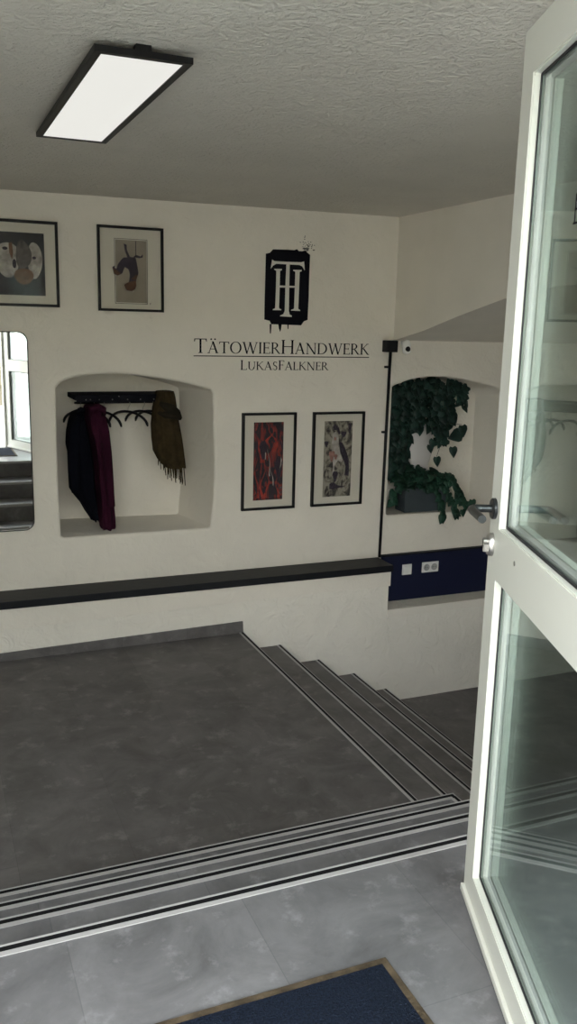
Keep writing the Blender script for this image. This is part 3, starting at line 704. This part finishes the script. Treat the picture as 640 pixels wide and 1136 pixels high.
# ------------------------------------------------------------------ plants, planter, helmet vase
LEAF = [(0, 0), (.30, -.12), (.46, .06), (.44, .34), (.26, .66), (0, 1.0)]
def leaf(bm, p, d, nrm, size, fold=.18, curl=.18):
    """heart-shaped leaf: tip direction d, upper side nrm"""
    d = Vector(d).normalized(); nrm = Vector(nrm); s = d.cross(nrm)
    if s.length < 1e-4: s = d.orthogonal()
    s.normalize(); u = s.cross(d).normalized(); p = Vector(p)
    def P(a, b, c): return p + (s*a + d*b + u*c)*size
    mid = [bm.verts.new(P(0, b, -curl*b*b)) for b in (.0, .12, .36, .66, 1.0)]
    for sg in (-1, 1):
        ed = [bm.verts.new(P(sg*a, b, fold*a - curl*max(0, b)**2)) for a, b in ((.27, -.11), (.45, .08), (.43, .36), (.24, .68))]
        fs = [(mid[0], ed[0], mid[1]), (mid[1], ed[0], ed[1]), (mid[1], ed[1], ed[2], mid[2]), (mid[2], ed[2], ed[3], mid[3]), (mid[3], ed[3], mid[4])]
        for f in fs: bm.faces.new(f if sg > 0 else f[::-1])
def leafobj(name, bm, mat, parent):
    me = bpy.data.meshes.new(name); bm.normal_update(); bm.to_mesh(me); bm.free(); me.materials.append(M[mat])
    o = bpy.data.objects.new(name, me); C.objects.link(o); o.parent = parent
    for p_ in me.polygons: p_.use_smooth = True
    so = o.modifiers.new('Solidify', 'SOLIDIFY'); so.thickness = .0009
    return o

rp = random.Random(21)
t = thing('hanging_pothos', 'dense dark green trailing vine hanging from the top of the right niche', 'plant', (3.6, 6.0, 1.0))
O = Vector((3.6, 6.0, 1.0))
stems = bmesh.new(); lv = bmesh.new()
def top_z(x): return 1.07+.30*(x-3.36) if x < 3.56 else (1.13 if x < 3.95 else 1.13-.5*(x-3.95))
for v in range(70):
    x = rp.uniform(3.335, 4.04); y = rp.uniform(5.90, 6.12)
    zt = min(top_z(x), 1.105)-.03; ax = x*YW/y
    if ax < 3.44: zb = rp.uniform(.34, .55)
    elif ax < 3.49: zb = rp.uniform(.60, .74)
    elif ax < 3.70: zb = rp.uniform(.755, .82)
    elif ax < 3.80: zb = rp.uniform(.62, .80)
    elif ax < 3.88: zb = rp.uniform(.76, .88)
    else: zb = rp.uniform(.90, .99)
    pts = []; z = zt; px, py = x, y
    while z > zb:
        pts.append(Vector((px, py, z))-O); z -= .042; px += rp.uniform(-.012, .012); py += rp.uniform(-.010, .010)
        px = min(max(px, 3.34), 4.06); py = min(max(py, 5.89), 6.13)
        a = rp.uniform(0, 2*PI)
        leaf(lv, Vector((px, py, z))-O, (math.cos(a)*.7, -.35+math.sin(a)*.3, -.75), (rp.uniform(-.5, .5), -1, .5), rp.uniform(.055, .085))
    pts.append(Vector((px, py, z))-O)
    if len(pts) > 1: tube(stems, pts, .0022, 5)
# crowded crown right under the arch, reaching out to the right
for k in range(110):
    x = rp.uniform(3.38, 4.06); z = top_z(x)-rp.uniform(.015, .14); a = rp.uniform(0, 2*PI)
    leaf(lv, Vector((x, rp.uniform(5.91, 6.05), z))-O, (math.cos(a), -.3, -.6+math.sin(a)*.3), (0, -1, .6), rp.uniform(.055, .085))
# one long runner looping out to the right
run = [(3.80, 5.93, .80), (3.84, 5.92, .755), (3.872, 5.92, .765), (3.93, 5.91, .760), (3.985, 5.90, .755), (4.0, 5.90, .72)]
tube(stems, [Vector(p)-O for p in run], .0020, 5)
run2 = [(3.872, 5.92, .765), (3.86, 5.90, .70), (3.83, 5.90, .64), (3.80, 5.90, .60), (3.775, 5.9, .52), (3.76, 5.9, .46)]
tube(stems, [Vector(p)-O for p in run2], .0020, 5)
for p, d, s in (((3.985, 5.89, .745), (.15, -.2, -1), .095), ((3.965, 5.885, .68), (-1, -.2, -.25), .125), ((3.95, 5.885, .66), (.6, -.2, .6), .07), ((3.855, 5.89, .64), (-1, -.2, -.45), .085),
                ((3.905, 5.885, .575), (.08, -.25, -1), .088), ((3.74, 5.885, .72), (.5, -.2, -1), .10), ((3.72, 5.885, .64), (-.3, -.2, -1), .08), ((3.79, 5.885, .69), (-.6, -.2, -.8), .08), ((3.76, 5.885, .50), (.1, -.2, -1), .08), ((3.69, 5.885, .60), (.2, -.2, -1), .07)):
    leaf(lv, Vector(p)-O, d, (0, -1, .25), s, .12, .08)
link('stems', stems, 'stem', t, True); leafobj('foliage', lv, 'leaf', t)
bm = bmesh.new(); tube(bm, [(3.345-3.6, 0, .030), (4.02-3.6, 0, .030)], .011, 10); link('support_rod', bm, 'black', t, True)

t = thing('planter', 'slate grey square planter box standing on the sill of the right niche', 'planter', (3.690, 5.972, .0610))
bm = bmesh.new()
def taper_box(bm, a, b, za, zb, wall):
    rings = []
    for (wx, wy, z) in ((a[0], a[1], za), (b[0], b[1], zb), (b[0]-wall, b[1]-wall, zb), (b[0]-wall, b[1]-wall, zb-.03), ):
        rings.append([bm.verts.new((sx*wx, sy*wy, z)) for sx, sy in ((-1, -1), (1, -1), (1, 1), (-1, 1))])
    for r0, r1 in zip(rings, rings[1:]):
        for k in range(4): bm.faces.new([r0[k], r0[(k+1) % 4], r1[(k+1) % 4], r1[k]])
    bm.faces.new(rings[0][::-1]); bm.faces.new(rings[-1])
taper_box(bm, (.192, .078), (.200, .085), 0, .195, .010)
bmesh.ops.bevel(bm, geom=[e for e in bm.edges], offset=.003, segments=2, affect='EDGES')
link('box', bm, 'planter', t)
link('soil', boxes((-.186, .186, -.072, .072, .166, .182)), 'soil', t)

t = thing('potted_pothos', 'green leafy vine growing in the planter and spilling over its right side', 'plant', (3.690, 5.985, .245))
O = Vector((3.690, 5.985, .245)); stems = bmesh.new(); lv = bmesh.new()
for k in range(105):
    x = rp.uniform(-.185, .185); y = rp.uniform(-.065, .065); h = rp.uniform(.02, .13)+(.09*rp.random() if x < -.03 else 0)
    ax, ay = rp.uniform(-.10, .07), rp.uniform(-.06, .02)
    tip = Vector((max(x+ax, -.29), max(y+ay, -.115), h)); tube(stems, [Vector((x, y, -.005)), Vector((x+ax*.4, y+ay*.4, h*.7)), tip], .0018, 5)
    a = rp.uniform(0, 2*PI)
    leaf(lv, tip, (math.cos(a), math.sin(a)*.6-.4, rp.uniform(-.6, .1)), (0, -.6, 1), rp.uniform(.06, .085))
    if rp.random() < .6: leaf(lv, tip-Vector((0, .01, .04)), (math.cos(a+2), -.7, -.5), (0, -.7, 1), rp.uniform(.05, .07))
runs = [[(-.05, -.09, .01), (.03, -.125, .02), (.10, -.13, -.07), (.115, -.135, -.16), (.12, -.16, -.215)],
        [(.08, -.09, .02), (.15, -.125, .02), (.20, -.135, -.06), (.225, -.145, -.13), (.235, -.165, -.195)],
        [(.14, -.08, .05), (.20, -.12, .06), (.26, -.13, 0), (.31, -.14, -.08), (.345, -.15, -.125), (.41, -.15, -.115)],
        [(.17, -.05, .06), (.20, -.10, .11), (.24, -.12, .05), (.27, -.13, -.02), (.28, -.14, -.09)],
        [(-.16, -.07, .03), (-.24, -.10, .05), (-.30, -.10, .0), (-.31, -.10, -.08)]]
for r in runs:
    tube(stems, [Vector(p) for p in r], .0022, 5)
    rs_ = sample(r, 3)
    for q, p in enumerate(rs_[1:]):
        a = rp.uniform(-1, 1); leaf(lv, p, (a, -.35, -.6), (a*.2, -1, .5), rp.uniform(.05, .078), .14, .12)
for p, s in (((.118, -.165, -.205), .075), ((.235, -.17, -.19), .066), ((.305, -.16, -.175), .062), ((.335, -.15, -.12), .07), ((.40, -.15, -.10), .075)):
    leaf(lv, p, (rp.uniform(-.2, .2), -.2, -1), (0, -1, .2), s, .12, .08)
link('stems', stems, 'stem', t, True); leafobj('foliage', lv, 'leaf_low', t)

bm = bmesh.new()
lathe(bm, [(.075, 0), (.080, .01), (.085, .12), (.082, .25), (.088, .36), (.112, .43), (.122, .50), (.120, .58), (.108, .635), (.075, .672), (.030, .684)], 36)
o = link('white_vase', bm, 'vase', None, True); o.location = (3.735, 6.005, .0610)  # plain pot shape added in place of a helmet
# it stands behind the planter: keep it narrow enough to fit
o.scale = (1., .48, 1.); o.location.y = 6.108
tag(o, 'plain white rounded vase put in for a helmet, half hidden among the dark leaves in the right niche', 'vase')

# ------------------------------------------------------------------ the open glazed door
DW, DT, DH = 1.0, .068, 2.15
door = bpy.data.objects.new('door_1', None); C.objects.link(door); door['kind'] = 'structure'
door['label'] = 'white glazed entrance door standing open on the right'
door.location = (1.290-.3655*DW, 1.758-.9308*DW, 0); door.rotation_euler = (0, 0, math.atan2(.9308, .3655))
# local: x from hinge to free edge, y = 0 is the face towards the room, thickness goes to -y
ow = .088
op = [(.10, DW-ow, 1.036, 2.043), (.10, DW-ow, .098, .905)]          # openings x0,x1,z0,z1
bm = bmesh.new()
xs = [0, .10, DW-ow, DW]; zs = [.022, .098, .905, 1.036, 2.043, DH]
holes = {(1, 1), (1, 3)}
cells = [(i, j) for i in range(3) for j in range(5) if (i, j) not in holes]
vc = {}
def V_(i, j, y):
    if (i, j, y) not in vc: vc[i, j, y] = bm.verts.new((xs[i], y, zs[j]))
    return vc[i, j, y]
for i, j in cells:
    bm.faces.new([V_(i, j, 0), V_(i, j+1, 0), V_(i+1, j+1, 0), V_(i+1, j, 0)])
    bm.faces.new([V_(i, j, -DT), V_(i+1, j, -DT), V_(i+1, j+1, -DT), V_(i, j+1, -DT)])
    for (di, dj, e) in ((-1, 0, ((i, j), (i, j+1))), (1, 0, ((i+1, j), (i+1, j+1))), (0, -1, ((i, j), (i+1, j))), (0, 1, ((i, j+1), (i+1, j+1)))):
        if (i+di, j+dj) not in cells:
            a, b = e; bm.faces.new([V_(*a, 0), V_(*b, 0), V_(*b, -DT), V_(*a, -DT)])
bmesh.ops.recalc_face_normals(bm, faces=bm.faces)
sh = [e for e in bm.edges if e.calc_length() > .05 and len(e.link_faces) == 2 and e.calc_face_angle(0) > 1]
bmesh.ops.bevel(bm, geom=sh, offset=.003, segments=2, affect='EDGES')
leaf_o = link('door_leaf', bm, 'door', door)
for x0, x1, z0, z1 in op:
    bm = bmesh.new(); rect_frame(bm, x0+.0005, x1-.0005, z0+.0005, z1-.0005, .006, -.019, -.016); link('gasket', bm, 'gasket', door)
    bm = bmesh.new(); rect_frame(bm, x0+.0005, x1-.0005, z0+.0005, z1-.0005, .012, -.062, -.045); link('glazing_bead', bm, 'door', door)
    bm = bmesh.new(); rect_frame(bm, x0+.0005, x1-.0005, z0+.0005, z1-.0005, .011, -.041, -.025); link('glass_spacer', bm, 'alu', door)
    link('glass_pane', boxes((x0+.001, x1-.001, -.024, -.020, z0+.001, z1-.001)), 'glass', door)
    link('glass_pane', boxes((x0+.001, x1-.001, -.046, -.042, z0+.001, z1-.001)), 'glass', door)
link('weather_bar', boxes((0, DW-.002, -DT-.004, .009, .004, .024), bevel=.002), 'door', door)
# black outline letter on the upper glass
bm = bmesh.new()
x0 = DW-.378
for a0, a1, z0, z1 in ((-.002, .002, 1.702, 1.756), (-.055, .002, 1.753, 1.757), (-.055, .002, 1.727, 1.730), (-.055, .006, 1.701, 1.705)): box(bm, x0+a0, x0+a1, -.0199, -.0190, z0, z1)
link('lettering', bm, 'ink', door)
# lever handle
hx, hz = DW-.040, 1.075
T = Matrix.Translation((hx, 0, hz)) @ Matrix.Rotation(-PI/2, 4, 'X')
hd = bmesh.new(); lathe(hd, [(.026, .0003), (.026, .007), (.024, .0095), (.010, .010)], 32, T); rose = link('handle_rosette', hd, 'steel', door, True, .6)
hd = bmesh.new(); tube(hd, [(hx, .009, hz), (hx, .045, hz), (hx-.003, .054, hz), (hx-.010, .060, hz), (hx-.03, .062, hz), (hx-.125, .062, hz)], .0098, 16); link('handle_lever', hd, 'steel', rose, True, .7)
# the lever on the outer side
T2 = Matrix.Translation((hx, -DT, hz)) @ Matrix.Rotation(PI/2, 4, 'X')
hd = bmesh.new(); lathe(hd, [(.026, .0003), (.026, .007), (.024, .0095), (.010, .010)], 32, T2); rose = link('handle_rosette', hd, 'steel', door, True, .6)
hd = bmesh.new(); tube(hd, [(hx, -DT-.009, hz), (hx, -DT-.045, hz), (hx-.010, -DT-.060, hz), (hx-.03, -DT-.062, hz), (hx-.125, -DT-.062, hz)], .0098, 16); link('handle_lever', hd, 'steel', rose, True, .7)
# lock cylinder with oval escutcheon
hd = bmesh.new(); lz = .985
T = Matrix.Translation((hx, 0, lz)) @ Matrix.Rotation(-PI/2, 4, 'X') @ Matrix.Diagonal((.72, 1, 1, 1))
lathe(hd, [(.029, .0003), (.029, .008), (.025, .013), (.008, .0135)], 28, T); es_ = link('lock_escutcheon', hd, 'nickel', door, True, .6)
hd = bmesh.new(); tube(hd, [(hx, .012, lz+.008), (hx, .024, lz+.008)], .0085, 14); box(hd, hx-.004, hx+.004, .012, .023, lz-.018, lz+.004); link('lock_cylinder', hd, 'nickel', es_, True, .6)
# small screw hole in the middle rail
hd = bmesh.new(); lathe(hd, [(.006, .0002), (.005, .0018)], 12, Matrix.Translation((DW-.235, 0, .990)) @ Matrix.Rotation(-PI/2, 4, 'X')); link('screw_cover', hd, 'nickel', door, True)
for z in (.25, 1.05, 1.9):
    hd = bmesh.new(); tube(hd, [(-.008, -.004, z-.05), (-.008, -.004, z+.05)], .008, 12); link('hinge', hd, 'nickel', door, True)

# ------------------------------------------------------------------ fixed glazing of the entrance front
def glazed(name, x0, x1, label):
    r = bpy.data.objects.new(name, None); C.objects.link(r); r.location = (x0, .70, 0); r['kind'] = 'structure'; r['label'] = label
    w = x1-x0; bm = bmesh.new()
    for b in ((0, .075, 0, .07, 0, 2.26), (w-.075, w, 0, .07, 0, 2.26), (.075, w-.075, 0, .07, 0, .11), (.075, w-.075, 0, .07, .92, 1.04), (.075, w-.075, 0, .07, 2.16, 2.26)): box(bm, *b)
    link('window_frame', bm, 'door', r)
    for z0, z1 in ((.111, .919), (1.041, 2.159)):
        link('window_pane', boxes((.076, w-.076, .025, .045, z0, z1)), 'window_glass', r)
glazed('window_1', .975, 2.02, 'fixed glazed panel beside the open door')
glazed('window_2', -1.33, -.14, 'fixed glazed panel left of the doorway')  # this left panel is out of view, added to let in more daylight
struct(link('trim_3', boxes((.90, .975, .66, .826, 0, 2.26), (-.14, -.07, .66, .826, 0, 2.26), (-.07, .90, .66, .826, 2.17, 2.26)), 'door'), 'white door frame')

# outdoors, seen in the mirror and lighting the room
struct(link('ground', boxes((-14, 14, -16, .44, -.16, -.02)), 'ground'), 'pale paving outside')
t = thing('timber_fence', 'pale timber slat fence across the yard, seen in the mirror', 'fence', (1.6, -4.2, -.02))
for k in range(22):
    x = -2.2+k*.2; link('board', boxes((x, x+.165, 0, .03, .05, 2.1-.03*(k % 3)), bevel=.004), 'fence', t)
link('rail', boxes((-2.25, 2.25, .03, .08, .4, .5)), 'fence', t); link('rail', boxes((-2.25, 2.25, .03, .08, 1.6, 1.7)), 'fence', t)
struct(link('wall_outside', boxes((-10, 10, -9.4, -9, -.1, 3.2)), 'facade'), 'pale yellow wall across the yard')

# ------------------------------------------------------------------ light
w = bpy.data.worlds.new('overcast_sky'); bpy.context.scene.world = w; w.use_nodes = True
nt = w.node_tree; bg = nt.nodes['Background']
sky = nt.nodes.new('ShaderNodeTexSky'); sky.sky_type = 'HOSEK_WILKIE'; sky.turbidity = 6; sky.ground_albedo = .4; sky.sun_direction = (-.5, .3, .8)
mix = nt.nodes.new('ShaderNodeMix'); mix.data_type = 'RGBA'; mix.inputs['Factor'].default_value = .93
mix.inputs['B'].default_value = (.96, .985, .985, 1)
nt.links.new(sky.outputs['Color'], mix.inputs['A']); nt.links.new(mix.outputs['Result'], bg.inputs['Color'])
bg.inputs['Strength'].default_value = 10.8
ld = bpy.data.lights.new('daylight_opening', 'AREA'); ld.shape = 'RECTANGLE'; ld.size = 3.4; ld.size_y = 2.25
ld.cycles.is_portal = True
lo = bpy.data.objects.new('daylight_opening', ld); C.objects.link(lo); lo.location = (.35, .60, 1.13); lo.rotation_euler = (PI/2, 0, 0)

# ------------------------------------------------------------------ camera
yaw, pit, roll, fpx = .400454852, .210897349, .0236476261, 966.912
cy, sy, cp, sp_ = math.cos(yaw), math.sin(yaw), math.cos(pit), math.sin(pit)
f = Vector((sy*cp, cy*cp, -sp_)); r = Vector((cy, -sy, 0)); u = r.cross(f)
c, s = math.cos(roll), math.sin(roll); X = c*r+s*u; Y = -s*r+c*u; Z = -f
cd = bpy.data.cameras.new('camera'); cam = bpy.data.objects.new('camera', cd); C.objects.link(cam)
cam.matrix_world = Matrix(((X.x, Y.x, Z.x, 0), (X.y, Y.y, Z.y, 0), (X.z, Y.z, Z.z, 1.5), (0, 0, 0, 1)))
cd.sensor_fit = 'VERTICAL'; cd.sensor_height = 36; cd.lens = fpx/1136*36; cd.clip_start = .05
sc_ = bpy.context.scene; sc_.camera = cam
sc_.view_settings.view_transform = 'Standard'; sc_.view_settings.look = 'None'; sc_.view_settings.gamma = 1
sc_.view_settings.use_curve_mapping = False; sc_.view_settings.exposure = 0
sc_.cycles.max_bounces = 12; sc_.cycles.diffuse_bounces = 7; sc_.cycles.glossy_bounces = 6; sc_.cycles.transparent_max_bounces = 24
sc_.cycles.use_denoising = True; sc_.cycles.sample_clamp_indirect = 6
